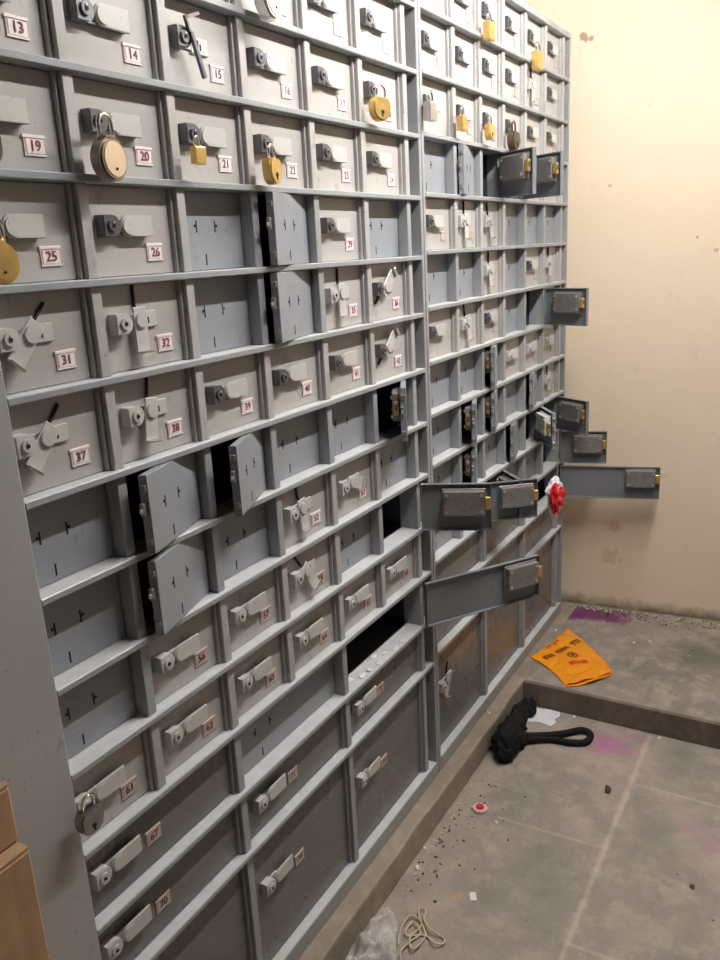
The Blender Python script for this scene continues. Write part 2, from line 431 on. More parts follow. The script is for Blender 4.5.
def swing_mesh():
    """strap swung down: narrow flap with bright bent foot, pointing to -z; origin at the pivot"""
    bm = bmesh.new()
    box(bm, -.0135, .0135, -.012, -.009, -.046, .020, 0, .001)
    cyl(bm, (0, -.0135, 0), .0115, .004, 'Y', 24, 0, .0008)
    box(bm, -.0135, .0135, -.020, -.009, -.050, -.046, 1, .0008)
    box(bm, -.0022, .0012, -.004, .0005, .018, .052, 2)
    return mesh_of('hasp_flap', bm, [M['hasp'], M['chrome'], M['black']])
SWING = swing_mesh()
def base_plate_mesh():
    bm = bmesh.new()
    box(bm, 0, .040, -.004, .0005, -.012, .012, 0, .0008)
    box(bm, .014, .0165, -.0048, -.0035, -.002, .008, 1); box(bm, .020, .0225, -.0048, -.0035, -.006, .003, 1)
    box(bm, -.028, .0, -.0035, .0005, -.008, .008, 0, .0006)
    return mesh_of('hasp_plate', bm, [M['hasp'], M['black']])
BPLATE = base_plate_mesh()
def lockcase_mesh():
    """lock case riveted to the inner face; origin at centre, sticks out to +y"""
    bm = bmesh.new(); w, h = .110, .064
    box(bm, -w/2, w/2, .0, .004, -h/2-.004, h/2+.004, 0, .001)
    box(bm, -w/2+.004, w/2-.004, .003, .020, -h/2, h/2, 0, .002, 2)
    for sx in (-1, 1):
        for sz in (-1, 1):
            cyl(bm, (sx*(w/2-.011), .0215, sz*(h/2-.010)), .0045, .004, 'Y', 12, 1, .001)
    for x, z in ((-.018, -.006), (.012, -.004), (.022, .012), (-.004, .010)):
        cyl(bm, (x, .0203, z), .002, .0012, 'Y', 8, 3)
    box(bm, -w/2-.012, -w/2+.002, .005, .016, -.016, .016, 2, .001)
    box(bm, -w/2-.014, -w/2-.010, .007, .014, -.004, .010, 3, .0008)
    return mesh_of('lock_case', bm, [M['lockbox'], M['rivet'], M['brass'], M['steel']])
LCASE = lockcase_mesh()
LBRIGHT = LCASE.copy(); LBRIGHT.materials[0] = M['shine']
def plate_mesh(num, faint=False):
    bm = bmesh.new(); w, h = .034, .026
    box(bm, -w/2, w/2, -.0016, .0005, -h/2, h/2, 1, .0004)
    box(bm, -w/2+.0035, w/2-.0030, -.0022, -.0010, -h/2+.003, h/2-.0055, 0)
    box(bm, -w/2-.0015, w/2, -.0030, .0003, h/2-.0045, h/2-.0005, 0, .0004)
    box(bm, -w/2, w/2, -.0022, .0003, -h/2, -h/2+.0022, 0)
    if num:
        cu = bpy.data.curves.new('digits', 'FONT'); cu.body = str(num); cu.size = .0185; cu.align_x = 'CENTER'; cu.align_y = 'CENTER'
        cu.extrude = .0002; cu.offset = .00015; cu.resolution_u = 6
        to = bpy.data.objects.new('digits', cu); COL.objects.link(to)
        dg = bpy.context.evaluated_depsgraph_get(); dg.update()
        me = bpy.data.meshes.new_from_object(to.evaluated_get(dg))
        k = len(bm.verts); kf = len(bm.faces)
        bm.from_mesh(me); bm.verts.ensure_lookup_table(); bm.faces.ensure_lookup_table()
        for v in bm.verts[k:]:
            v.co = Vector((v.co.x, -.0030 - v.co.z, v.co.y - .001))
        for f in bm.faces[kf:]: f.material_index = 2
        bpy.data.objects.remove(to); bpy.data.curves.remove(cu); bpy.data.meshes.remove(me)
    return mesh_of('number_plate', bm, [M['cardfaint' if faint else 'plate'], M['platefaint' if faint else 'platepink'], M['ink']])
FAINT = plate_mesh(None, True)

# ------------------------------------------------------------------ locker cabinets
def build_cabinet(label, side, lines, colx, xl, xr, table, wide, numbered):
    """lines: world z of the lower edge of each shelf lip; colx: world x of the left edge of every divider (7)"""
    root = tag(empty('locker_cabinet', (xl, 0, zl)), label, 'locker cabinet')
    ox, oz = xl, zl
    X = lambda x: x-ox
    Z = lambda z: z-oz
    top = lines[0]+.018
    # outer shell
    def shell(name, x0, x1, y0, y1, z0, z1, m, bev=.0015):
        bm = bmesh.new(); box(bm, X(x0), X(x1), y0, y1, Z(z0), Z(z1), 0, bev); return link(name, bm, m, root)
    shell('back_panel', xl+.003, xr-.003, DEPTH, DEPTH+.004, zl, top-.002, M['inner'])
    shell('top_panel', xl, xr, 0, DEPTH, lines[0], top, M['rail'])
    shell('side_panel', xr-.013, xr-.001, .001, DEPTH, zl, lines[0], M['rail'])
    if side == 'L':
        shell('side_panel', xl, colx[0]+.020, -.002, .03, zl, top+.3, M['stile'], .003)
        shell('side_panel', colx[0]-.012, colx[0]-.002, .03, DEPTH, zl, lines[0], M['rail'])
    else:
        shell('side_panel', xl, xl+.013, .001, DEPTH, zl, lines[0], M['rail'])
    x_left = colx[0] + (.020 if side == 'L' else 0) 
    shell('plinth_rail', x_left if side == 'L' else xl+.013, xr-.013, .0, DEPTH, zl, zl+.045, M['rail'], .002)
    # shelves
    for i, z in enumerate(lines[1:], 1):
        bm = bmesh.new(); xa, xb = X(x_left if side == 'L' else xl+.013), X(xr-.013)
        box(bm, xa, xb, 0, .055, Z(z), Z(z+RH), 0, .0016); box(bm, xa, xb, .055, DEPTH, Z(z+.001), Z(z+RH-.001), 1)  # behind the lip the shelf is coloured dark, as unlit
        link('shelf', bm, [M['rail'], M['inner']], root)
    zs = lines + [zl+.045-RH]
    DW = .0190       # divider face width
    DY = .008
    for r in range(1, 15):
        z0 = zs[r]+RH; z1 = zs[r-1]
        cells = [(c, c+1) for c in range(6)] if r < wide else [(0, 2), (2, 4), (4, 6)]
        for ci, (a, b_) in enumerate(cells):
            st = table[r-1][ci]
            x0 = colx[a]+DW if (a or side == 'L') else colx[a]
            x1 = colx[b_]
            if a == 0 and side == 'L': x0 = colx[0]+.006
            isw = st[0] in 'HVDXT'
            # divider on the right of the cell
            bm = bmesh.new()
            box(bm, X(x1), X(x1+DW), DY, DY+.024, Z(z0), Z(z1), 0, .0012)
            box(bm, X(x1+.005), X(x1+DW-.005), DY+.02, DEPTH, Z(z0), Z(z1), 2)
            if isw:   # door frame strip beside a numbered door
                box(bm, X(x1-.0062), X(x1-.0012), DY+.008, DY+.022, Z(z0), Z(z1), 0, .0008)
            else:
                box(bm, X(x1+.0005), X(x1+.006), DY+.02, DY+.05, Z(z0), Z(z1), 1)
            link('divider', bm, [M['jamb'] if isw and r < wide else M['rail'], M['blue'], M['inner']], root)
            recess = DY+.015 if isw else DY+.026
            gap = .0008
            w = x1-x0-2*gap - (.0064 if isw else 0); h = z1-z0-2*gap
            hx = x1-gap-(.0064 if isw else 0)
            ang_ = 0.0; boxin = False
            if st[0] in 'AO':
                p_ = st[1:].split(','); ang_ = math.radians(float(p_[0])); boxin = (st[0] == 'O') or len(p_) > 1
                recess = DY+.006 if ang_ > .5 else DY+.018
                w -= .003; hx -= .002
                if ang_ > 1.2: recess = -.004; hx += .004
            if st[0] == '-': continue
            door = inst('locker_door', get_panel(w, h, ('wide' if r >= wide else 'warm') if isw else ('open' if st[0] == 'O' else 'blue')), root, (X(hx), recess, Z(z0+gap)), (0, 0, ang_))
            cw = .195 if r < wide else .40
            if st[0] in 'BAO' and st[-1] != 'p':
                if not (st[0] == 'O'):
                    sx = -w*.71 if r < wide else -w*.80
                    inst('slots', SLOTS, door, (sx, 0, h*.56))
            if st[0] == 'A':
                bm = bmesh.new()
                box(bm, -w-.009, -w+.004, .006, .013, h*.50, h*.66, 0, .001)
                box(bm, -w-.004, -w+.002, .002, .012, h*.12, h*.20, 0, .001); box(bm, -w-.004, -w+.002, .002, .012, h*.80, h*.88, 0, .001)
                box(bm, -w-.013, -w-.008, .007, .012, h*.54, h*.60, 1, .001)
                link('latch', bm, [M['lockbox'], M['rivet']], door)
            if boxin:
                inst('lock_case', LBRIGHT if p_[-1] == 'c' else LCASE, door, (-w+.070, .013, h*.62 if r < wide else h*.66))
            if isw and st != 'Hn':
                hz = h*.56; sx = -w*.80 if r < wide else -w*.85
                if r >= wide: sx = -w+.045
                if r == 14: hz = h*.62
                if st[0] in 'HT':
                    dark = 'dark' if (r <= 5 or r < 8) else 'grey'
                    inst('lock_housing', HOUS[dark], door, (sx, 0, hz))
                    if st[0] == 'H': inst('hasp', HASP, door, (sx+.036, 0, hz))
                    else:
                        inst('hasp_plate', BPLATE, door, (sx+.03, 0, hz-.004))
                        bm = bmesh.new()
                        box(bm, -.004, .004, -.024, -.018, -.060, .006, 0, .001)
                        box(bm, -.004, .030, -.024, -.020, .024, .030, 1, .001)
                        box(bm, -.006, .0, -.024, -.018, .006, .030, 0, .001)
                        a_ = link('hasp_flap', bm, [M['steel'], M['chrome']], door)
                        a_.location = (sx+.014, 0, hz+.002); a_.rotation_euler = (0, math.radians(-20), 0)
                elif st[0] in 'VDX':
                    inst('lock_housing', HOUS['grey' if (st[0] != 'D' or r in (6, 7) and ci == 0) else 'dark'], door, (sx, 0, hz))
                    inst('hasp_plate', BPLATE, door, (sx+.040, 0, hz+.002))
                    if st[0] == 'X':
                        ra = math.radians(float(st[1:] or 70))
                    elif st[0] == 'V': ra = math.radians(float(st[1:] or 0))
                    else: ra = math.radians(float(st[1:] or 45))
                    inst('hasp_flap', SWING, door, (sx+.038, 0, hz+.002), (0, ra, 0))
                # number plate
                if numbered:
                    n = 6*(r-1)+ci+1 if r < 12 else 66+3*(r-12)+ci+1
                    pm = plate_mesh(n if r > 1 else None, r >= 10)
                    px = -w*.235 if r < wide else -w+.045+.122; pz = h*.26 if r < wide else h*.44
                    if r == 14: pz = h*.54
                    inst('number_plate', pm, door, (px, 0, pz))
                elif r <= 9 and (r*7+ci*3) % 4 != 1:
                    inst('number_plate', FAINT, door, (-w*.22, 0, h*.27), scale=(.9, 1, .9))
    return root
LL = [P(0, 0, .4244-(r-2)*.1527).z for r in range(0, 14)]
RL = [P(0, 0, .5845-(r-1)*.1517).z for r in range(0, 14)]
LX = [S*v for v in (.705, .911, 1.128, 1.338, 1.560, 1.778, 2.003)]
RX = [S*v for v in (2.103, 2.312, 2.512, 2.710, 2.925, 3.142, 3.357)]
LT = [['H']*6, ['H']*6, ['H', 'H', 'T', 'H', 'H', 'H'], ['H']*6,
      ['H', 'H', 'B', 'A15', 'H', 'B'],
      ['D42', 'V', 'B', 'A14', 'V', 'D-130'],
      ['D40', 'V8', 'H', 'H', 'H', 'D-132'],
      ['B', 'A17', 'A22', 'B', 'B', 'A27,l'],
      ['B', 'A16', 'B', 'V-8', 'X-75', 'B'],
      ['B', 'H', 'H', 'X-35', 'B', 'O113'],
      ['H']*6,
      ['H', 'B', 'O147'], ['H', 'H', 'H'], ['H', 'H', 'H']]
RT = [['H']*6, ['H', 'H', 'H', 'H', 'V', 'H'], ['H']*6,
      ['B', 'A13,l', 'O60', 'O64', 'H', 'H'],
      ['H', 'V', 'V-12', 'B', 'B', 'B'],
      ['B', 'B', 'V', 'B', 'H', 'V'],
      ['H', 'V-12', 'H', 'B', 'O70', 'H'],
      ['B', 'B', 'A18,l', 'H', 'H', 'H'],
      ['B', 'A22,l', 'A18,l', 'B', 'A14', 'V'],
      ['B', 'A21,l', 'B', 'A15', 'A36,c', 'O60'],
      ['B', 'O130', 'O45', 'B', 'B', 'O105'],
      ['Hn', 'Hn', 'O105'], ['Hn', 'Hn', 'Hn'], ['X20', 'Hn', 'Hn']]
build_cabinet('nearer grey steel safe deposit locker cabinet with numbered doors, left of the centre seam', 'L', LL, LX, S*.30, S*2.083, LT, 12, True)
build_cabinet('farther grey steel locker cabinet against the cream wall, many doors swung open', 'R', RL, RX, S*2.086, S*3.428, RT, 12, False)

# ------------------------------------------------------------------ padlocks
def padlock(kind, X, Y, Z, size, body_m, sh_m, label, yaw=0, roll=0):
    """X, Y, Z: layout units, where the shackle top hangs"""
    t = tag(empty('padlock', P(X, Y, Z), (0, math.radians(roll), math.radians(yaw))), label, 'padlock', 'padlocks on the locker doors')
    s = size
    bm = bmesh.new()
    if kind == 'round':
        cyl(bm, (0, 0, -s*1.0), s/2, s*.36, 'Y', 40, 0, s*.05)
        cyl(bm, (0, -s*.185, -s*1.0), s*.40, s*.03, 'Y', 40, 1, s*.01)
        box(bm, -s*.2, s*.2, -s*.13, s*.13, -s*.62, -s*.46, 0, s*.03)
        cyl(bm, (0, -s*.21, -s*1.22), s*.035, s*.02, 'Y', 12, 2)
    elif kind == 'square':
        box(bm, -s*.42, s*.42, -s*.2, s*.2, -s*1.35, -s*.48, 0, s*.06, 2)
        cyl(bm, (0, 0, -s*1.36), s*.12, s*.03, 'Z', 12, 1)
        cyl(bm, (0, -s*.2, -s*.95), s*.16, s*.02, 'Y', 16, 0)
    else:  # rounded body, broad top narrowing down
        pts = [(-s*.36, -s*.5), (-s*.5, -s*.72)] + arc(0, -s*.95, s*.5, PI, 2*PI, 14) + [(s*.5, -s*.72), (s*.36, -s*.5)]
        prism(bm, pts, -s*.19, s*.19, 0, s*.06)
        cyl(bm, (0, -s*.2, -s*1.1), s*.09, s*.02, 'Y', 14, 2)
        box(bm, -s*.03, s*.03, -s*.212, -s*.19, -s*1.28, -s*1.1, 2)
    link('body', bm, [body_m, M['cream'] if kind == 'round' else body_m, M['black']], t)
    bm = bmesh.new(); r = s*.24
    pts = [(-r, 0, -s*.56)] + [(x, 0, z) for x, z in reversed(arc(0, -r, r, 0, PI, 14))] + [(r, 0, -s*.56)]
    tube(bm, pts, s*.055, 10); link('shackle', bm, sh_m, t, True)
    return t
PADS = [
 ('round', 0.950, .975, .150, .057, 'pewter', 'chrome', 'large round padlock with a pale gold disc on the door numbered 20', 8, 0),
 ('drop', 0.733, .975, .150, .048, 'bronze', 'steel', 'brown padlock cut by the left edge of the photo, beside plate 19', 0, 0),
 ('round2', 0.730, .975, .008, .050, 'brass', 'chrome', 'round bright gold padlock at the left edge beside plate 25', 0, 0),
 ('square', 1.159, .978, .167, .030, 'brass', 'chrome', 'tiny square brass padlock on the door numbered 21', 0, 0),
 ('drop', 1.368, .975, .153, .045, 'brass', 'chrome', 'rounded brass padlock with keyhole on the door numbered 22', 10, 0),
 ('drop', 1.828, .978, .312, .048, 'brass', 'chrome', 'brass padlock on the door numbered 18, beside the centre seam', -20, 6),
 ('round', 1.393, .972, .455, .066, 'silver', 'chrome', 'big shiny round padlock cut by the top edge of the photo', 5, 0),
 ('square', 2.530, .984, .598, .050, 'brass', 'chrome', 'yellow brass padlock at the top edge of the farther cabinet', 0, 0),
 ('square', 2.979, .984, .585, .058, 'brass', 'chrome', 'orange brass block padlock high on the farther cabinet, second door from its right edge', 0, 0),
 ('square', 2.108, .984, .335, .048, 'silver', 'chrome', 'silver padlock just right of the centre seam in the third row', 0, 0),
 ('square', 2.318, .984, .327, .042, 'brass', 'chrome', 'square brass padlock right of the silver one in the third row', 0, 0),
 ('drop', 2.530, .984, .325, .042, 'brass', 'chrome', 'rounded brass padlock left of the dark brown one in the third row', 0, 0),
 ('drop', 2.742, .984, .316, .055, 'bronze', 'bronze', 'dark brown padlock in the third row of the farther cabinet', 0, 0),
 ('drop', 0.728, .972, -.860, .042, 'darksilver', 'chrome', 'chrome padlock on the door numbered 61, low at the grey side panel', 0, 0),
]
for k, X, Y, Z, s, bmn, shm, lab, yaw, rl in PADS:
    kk = 'round' if k.startswith('round') else k
    o = padlock(kk, X, Y, Z+s/.9, s, M[bmn], M[shm], lab, yaw, rl)
    if k == 'round2':
        for ch in o.children:
            if ch.name.startswith('body'): ch.data.materials[1] = M['brass']

# ------------------------------------------------------------------ cardboard boxes on the left
def carton(label, x0, x1, y0, y1, z0, z1, name='cardboard_box'):
    t = tag(empty(name, ((x0+x1)/2, (y0+y1)/2, z0)), label, 'box', 'cardboard boxes at the left edge')
    X = lambda v: v-(x0+x1)/2; Y = lambda v: v-(y0+y1)/2; Z = lambda v: v-z0
    bm = bmesh.new(); box(bm, X(x0), X(x1), Y(y0), Y(y1), 0, Z(z1)-.004, 0, .003); link('body', bm, M['card'], t)
    ym = (y0+y1)/2
    for a, b_ in ((y0, ym-.001), (ym+.001, y1)):
        bm = bmesh.new(); box(bm, X(x0)+.001, X(x1)-.001, Y(a)+.001, Y(b_), Z(z1)-.005, Z(z1), 0, .001)
        link('flap', bm, M['card'], t)
    return t
BX = [(.20, .521, .825, .985, -1.745, -1.30), (.20, .521, .82, .985, -1.30, -.696), (.20, .5226, .84, .983, -.696, -.612)]
for (x0, x1, y0, y1, z0, z1), lab in zip(BX, ('brown cardboard box on the floor under the other two', 'tall brown cardboard box beside the grey panel at the lower left corner', 'shallow brown cardboard box topmost of the stack at the left edge')):
    a = P(x0, y0, z0); b_ = P(x1, y1, z1); carton(lab, a.x, b_.x, a.y, b_.y, a.z, b_.z)

# ------------------------------------------------------------------ things on the floor
zf = 0.0
def sheet(name, corners, m, z, nu=14, nv=14, amp=.006, thick=.0015, freq=9, marks=None, fold=None, seed=0, curl=0):
    """crumpled thin sheet over a quad (world xy), with real thickness"""
    bm = bmesh.new(); g = []
    c = [Vector(q).to_3d() for q in corners]
    for i in range(nu+1):
        row = []
        for j in range(nv+1):
            u, v = i/nu, j/nv
            p = c[0]*(1-u)*(1-v)+c[1]*u*(1-v)+c[2]*u*v+c[3]*(1-u)*v
            n = abs(noise.noise(Vector((p.x*freq, p.y*freq, seed))))*amp*2 + abs(noise.noise(Vector((p.x*freq*3, p.y*freq*3, seed+5))))*amp*.6
            ed = min(u, v, 1-u, 1-v)
            p.x += noise.noise(Vector((p.x*20, p.y*20, seed+9)))*.004
            n += curl*max(0, .12-ed)
            p.z = z + thick + n
            row.append(bm.verts.new(p))
        g.append(row)
    for i in range(nu):
        for j in range(nv): bm.faces.new((g[i][j], g[i+1][j], g[i+1][j+1], g[i][j+1]))
    r = bmesh.ops.extrude_face_region(bm, geom=list(bm.faces))
    for v in [q for q in r['geom'] if isinstance(q, bmesh.types.BMVert)]: v.co.z -= thick
    bmesh.ops.recalc_face_normals(bm, faces=bm.faces)
    return bm
def hf(x, y, seed, freq=9, amp=.006):
    return abs(noise.noise(Vector((x*freq, y*freq, seed))))*amp*2 + abs(noise.noise(Vector((x*freq*3, y*freq*3, seed+5))))*amp*.6
def slab(outline, m, z, seed=0, amp=.006, freq=9, thick=.0015, name='paper', parent=None, edge=.0, res=.012):
    """thin crumpled piece cut to an outline (world xy), two-sided with real thickness"""
    bm = bmesh.new()
    f = bm.faces.new([bm.verts.new((p[0], p[1], 0)) for p in outline])
    bmesh.ops.triangulate(bm, faces=[f])
    for _ in range(6):
        es = [e_ for e_ in bm.edges if e_.calc_length() > res]
        if not es: break
        bmesh.ops.subdivide_edges(bm, edges=es, cuts=1); bmesh.ops.triangulate(bm, faces=bm.faces)
    for v in bm.verts: v.co.z = z + thick + hf(v.co.x, v.co.y, seed, freq, amp)
    r = bmesh.ops.extrude_face_region(bm, geom=list(bm.faces))
    for v in [q for q in r['geom'] if isinstance(q, bmesh.types.BMVert)]: v.co.z -= thick
    bmesh.ops.recalc_face_normals(bm, faces=bm.faces)
    return link(name, bm, m, parent, True)
def off(o, loc):   # move an object's origin without moving its mesh
    loc = Vector(loc)
    o.data.transform(Matrix.Translation(-loc)); o.location = loc; return o
# orange bag
OL, OT, OR, OB = [Vector(F2(*q)) for q in ((2.945, .985), (3.255, .920), (2.945, .652), (2.775, .785))]
t = tag(empty('plastic_bag', (OL.x, OB.y, zl)), 'bright orange flattened polythene bag with dark print on the raised floor by the cabinet corner', 'bag')
def rel(o, t): o.data.transform(Matrix.Translation(-t.location)); return o
def bulge(a, b, k, n=6):
    d = (b-a); nrm = Vector((-d.y, d.x)); return [tuple(a + d*i/n + nrm*k*math.sin(PI*i/n)) for i in range(n)]
outl = bulge(OL, OB, .06) + bulge(OB, OR, -.10) + bulge(OR, OT, -.05) + bulge(OT, OL, .03)
body = rel(slab(outl, M['orange'], zl, 3, .010, 9, .003, 'bag_body', t), t)
fl = [Vector(F2(*q)) for q in ((2.775, .785), (2.86, .77), (2.93, .72), (2.945, .652), (2.86, .70))]
rel(slab([tuple(q) for q in fl], M['orange'], zl+.012, 5, .006, 12, .002, 'folded_corner', t), t)
# printed marks on the bag follow its surface
def stroke(bm, a, b, w, seed=3):
    a = Vector(a); b = Vector(b); d = b-a; w *= 1.5; n_ = max(2, int(d.length/.006)); nr = Vector((-d.y, d.x)).normalized()*w/2
    prev = None
    for i in range(n_+1):
        p = a+d*i/n_; q = []
        for s_ in (-1, 1):
            x, y = p.x+nr.x*s_, p.y+nr.y*s_; q.append(bm.verts.new((x, y, zl+.003+hf(x, y, seed, 9, .010)+.0012)))
        if prev: bm.faces.new((prev[0], prev[1], q[1], q[0]))
        prev = q
def word_line(bm, a, b, h, rnd, n, gaps=()):
    a = Vector(a); b = Vector(b); d = b-a; ex = d/n; ey = Vector((d.y, -d.x)).normalized()*h
    for i in range(n):
        if i in gaps: continue
        o_ = a+ex*i
        stroke(bm, o_+ex*.1, o_+ex*.95, .0035)
        stroke(bm, o_+ex*.75, o_+ex*.75+ey, .004)
        stroke(bm, o_+ex*.2+ey*.3, o_+ex*.7+ey*rnd.uniform(.2, .7), .0035)
        if rnd.random() < .6: stroke(bm, o_+ex*.25+ey*.3, o_+ex*.45+ey*.95, .0035)
rnd = random.Random(4)
bm = bmesh.new()
word_line(bm, F2(2.945, .935), F2(3.165, .850), .020, rnd, 12, (3, 8))
for k in range(14):  # round emblem
    a1, a2 = 2*PI*k/14, 2*PI*(k+1)/14; c_ = Vector(F2(3.015, .830))
    stroke(bm, c_+Vector((math.cos(a1), math.sin(a1)))*.017, c_+Vector((math.cos(a2), math.sin(a2)))*.017, .004)
stroke(bm, c_+Vector((-.008, -.006)), c_+Vector((.009, .006)), .005); stroke(bm, c_+Vector((-.006, .008)), c_+Vector((.008, -.007)), .005)
rel(link('print', bm, M['orangeink'], t), t)
bm = bmesh.new()
stroke(bm, F2(2.935, .820), F2(3.000, .765), .0125)
word_line(bm, F2(3.03, .950), F2(3.12, .925), .010, rnd, 5, (2,))
rel(link('print', bm, M['redink'], t), t)
# torn white paper
pp = [F2(*q) for q in ((2.742, .948), (2.738, .90), (2.743, .86), (2.742, .800), (2.715, .790), (2.69, .803), (2.670, .790), (2.635, .800), (2.645, .84), (2.635, .888), (2.66, .91), (2.69, .94))]
o = slab(pp, M['white'], 0, 11, .003, 14, .0012); o.name = 'paper_scrap'
off(o, (*F2(2.70, .87), 0)); tag(o, 'torn white paper lying under the kerb beside the black bag', 'paper')
# black bag with a strap
t = tag(empty('cloth_bag', (*F2(2.45, .90), 0)), 'crumpled black cloth bag with a long looped strap against the ledge', 'bag')
bm = bmesh.new()
blobs = [(2.42, .892, .062, .042, .052), (2.51, .900, .056, .034, .046), (2.60, .912, .050, .026, .040), (2.68, .905, .036, .028, .032), (2.375, .885, .036, .030, .034), (2.465, .868, .036, .026, .030)]
for i, (X_, Y_, rx, ry, rz) in enumerate(blobs):
    c_ = Vector((*F2(X_, Y_), rz*.85))
    r = bmesh.ops.create_icosphere(bm, subdivisions=4, radius=1)
    for v in r['verts']:
        d = v.co.copy(); q = d*3.2+Vector((i*3, 0, 0))
        k_ = 1+.22*noise.noise(q)+.16*noise.noise(q*2.3)+.10*abs(noise.noise(q*5))
        v.co = c_+Vector((d.x*rx, d.y*ry, d.z*rz))*k_
        v.co.z = max(.0015, v.co.z); v.co.y = min(v.co.y, e.y-.002)
rel(link('bag_body', bm, M['cloth'], t, True), t)
sp = spline([(*F2(2.50, .87), .022), (*F2(2.55, .80), .014), (*F2(2.60, .74), .010), (*F2(2.645, .69), .011), (*F2(2.635, .655), .010), (*F2(2.585, .655), .009), (*F2(2.555, .70), .010), (*F2(2.54, .78), .012), (*F2(2.48, .86), .018)], 8)
bm = bmesh.new(); tube(bm, sp, .0115, 10)
for v in bm.verts: v.co.z = max(.001, v.co.z)
rel(link('strap', bm, M['cloth'], t, True), t)
# bottle cap
t = tag(empty('bottle_cap', (*F2(2.085, .861), 0)), 'round pale pink cap with a red centre on the floor', 'cap')
bm = bmesh.new(); cyl(bm, (0, 0, .005), .021, .010, 'Z', 28, 0, .002); link('rim', bm, M['pinkcap'], t)
bm = bmesh.new(); cyl(bm, (0, 0, .0115), .012, .007, 'Z', 24, 0, .002); link('centre', bm, M['redcap'], t)
# litter, each with its own place
def chip(X_, Y_, Z_, s, m, label, sh=(1, .7, .5), name='litter_chip', grp='small litter'):
    bm = bmesh.new(); r = bmesh.ops.create_icosphere(bm, subdivisions=2, radius=1)
    rr = random.Random(int(X_*1000+Y_*77))
    for v in r['verts']:
        k_ = 1+.45*noise.noise(v.co*1.7+Vector((X_*9, Y_*9, 0)))
        v.co = Vector((v.co.x*sh[0], v.co.y*sh[1], max(-.55, v.co.z)*sh[2]))*s*k_
    mn = min(v.co.z for v in bm.verts)
    for v in bm.verts: v.co.z -= mn
    o = link(name, bm, m); p = P(X_, Y_, Z_); o.location = (p.x, p.y, p.z); o.rotation_euler = (0, 0, rr.uniform(0, 3))
    tag(o, label, 'litter', grp); return o
chip(2.050, .793, ZF, .007, M['white'], 'small white chip just in front of the pale pink cap')
chip(1.847, .942, ZF, .006, M['white'], 'white speck at the foot of the ledge, farther of two')
chip(1.765, .929, ZF, .008, M['white'], 'white speck at the foot of the ledge, nearer of two')
chip(2.735, .743, ZF, .008, M['white'], 'white pebble at the kerb right of the torn paper')
chip(2.730, .433, ZF, .007, M['white'], 'white pebble at the kerb beyond the pink stain')
chip(3.228, .965, ZL, .007, M['white'], 'white pebble on the raised floor behind the orange bag')
chip(3.247, .636, ZL, .006, M['white'], 'tiny white flake on the raised floor right of the orange bag, left of two')
chip(3.283, .578, ZL, .007, M['white'], 'tiny white flake on the raised floor right of the orange bag, right of two')
chip(2.483, .985, ZL, .006, M['white'], 'white chip on the ledge next to the black bag')
chip(2.357, .523, ZF, .016, M['bronze'], 'dark brown clump on the stone slab near the pink stain', (1, .6, .5))
chip(2.042, .216, ZF, .008, M['bronze'], 'dark crumb alone near the right edge of the floor')
chip(3.47, .80, ZL, .020, M['bronze'], 'dark wooden bit beside the purple powder by the wall', (1, .35, .35))
bm = bmesh.new(); box(bm, -.014, .014, -.008, .008, 0, .002, 0, .0006)
o = link('paper_scrap', bm, M['white']); o.location = (*F2(1.736, .741), .0005); o.rotation_euler = (0, 0, .5)
tag(o, 'small white rectangle of paper alone on the stone floor', 'paper')
# crumbs and grit nobody could count
bm = bmesh.new(); rr = random.Random(9); CM = [0]
def crumb(x, y, z, s):
    if F2(2.74, 0)[0] < x < F2(3.30, 0)[0] and F2(0, .63)[1] < y < 0: return
    if F2(2.28, 0)[0] < x < F2(2.75, 0)[0] and F2(0, .63)[1] < y < 0: return
    if x < F2(1.64, 0)[0] and y < F2(0, 1)[1]: return
    mi_ = CM[0]
    r = bmesh.ops.create_icosphere(bm, subdivisions=1, radius=1)
    a = rr.uniform(0, 3); c_, s_ = math.cos(a), math.sin(a); l = rr.uniform(1, 2.4)
    for v in r['verts']:
        q = v.co*s; q.x *= l; v.co = Vector((x+q.x*c_-q.y*s_, y+q.x*s_+q.y*c_, z+q.z*.5+s*.45))
    for f_ in set(f for v in r['verts'] for f in v.link_faces): f_.material_index = mi_
for k in range(70):
    X_ = rr.uniform(1.55, 2.3); Y_ = .935-abs(rr.gauss(0, .07)); x, y = F2(X_, Y_); crumb(x, y, 0, rr.uniform(.0012, .0038))
for k in range(25):
    X_ = rr.uniform(1.2, 2.7); Y_ = rr.uniform(.1, .9); x, y = F2(X_, Y_); crumb(x, y, 0, rr.uniform(.001, .0026))
for k in range(140):
    Y_ = rr.uniform(.2, 1.0); X_ = 3.51+(1-Y_)*.1-abs(rr.gauss(0, .045)); x, y = F2(X_, Y_); crumb(x, y, zl, rr.uniform(.0012, .004))
for k in range(50):
    Y_ = rr.uniform(.2, .95); X_ = rr.uniform(2.8, 3.45); x, y = F2(X_, Y_); crumb(x, y, zl, rr.uniform(.001, .003))
CM[0] = 1
for k in range(110):
    Y_ = rr.uniform(.2, 1.0); X_ = 3.52+(1-Y_)*.1-abs(rr.gauss(0, .02)); x, y = F2(X_, Y_); crumb(x, y, zl, rr.uniform(.0015, .005))
for k in range(70):
    X_ = rr.uniform(1.4, 2.6); Y_ = .94-abs(rr.gauss(0, .02)); x, y = F2(X_, Y_); crumb(x, y, 0, rr.uniform(.0012, .0035))
for k in range(30):
    X_ = rr.uniform(2.8, 3.4); Y_ = rr.uniform(.3, .95); x, y = F2(X_, Y_); crumb(x, y, zl, rr.uniform(.001, .003))
tag(link('floor_crumbs', bm, [M['crumb'], M['string']]), 'dark crumbs and pale plaster grains scattered along the ledge and the wall', 'debris', kind='stuff')
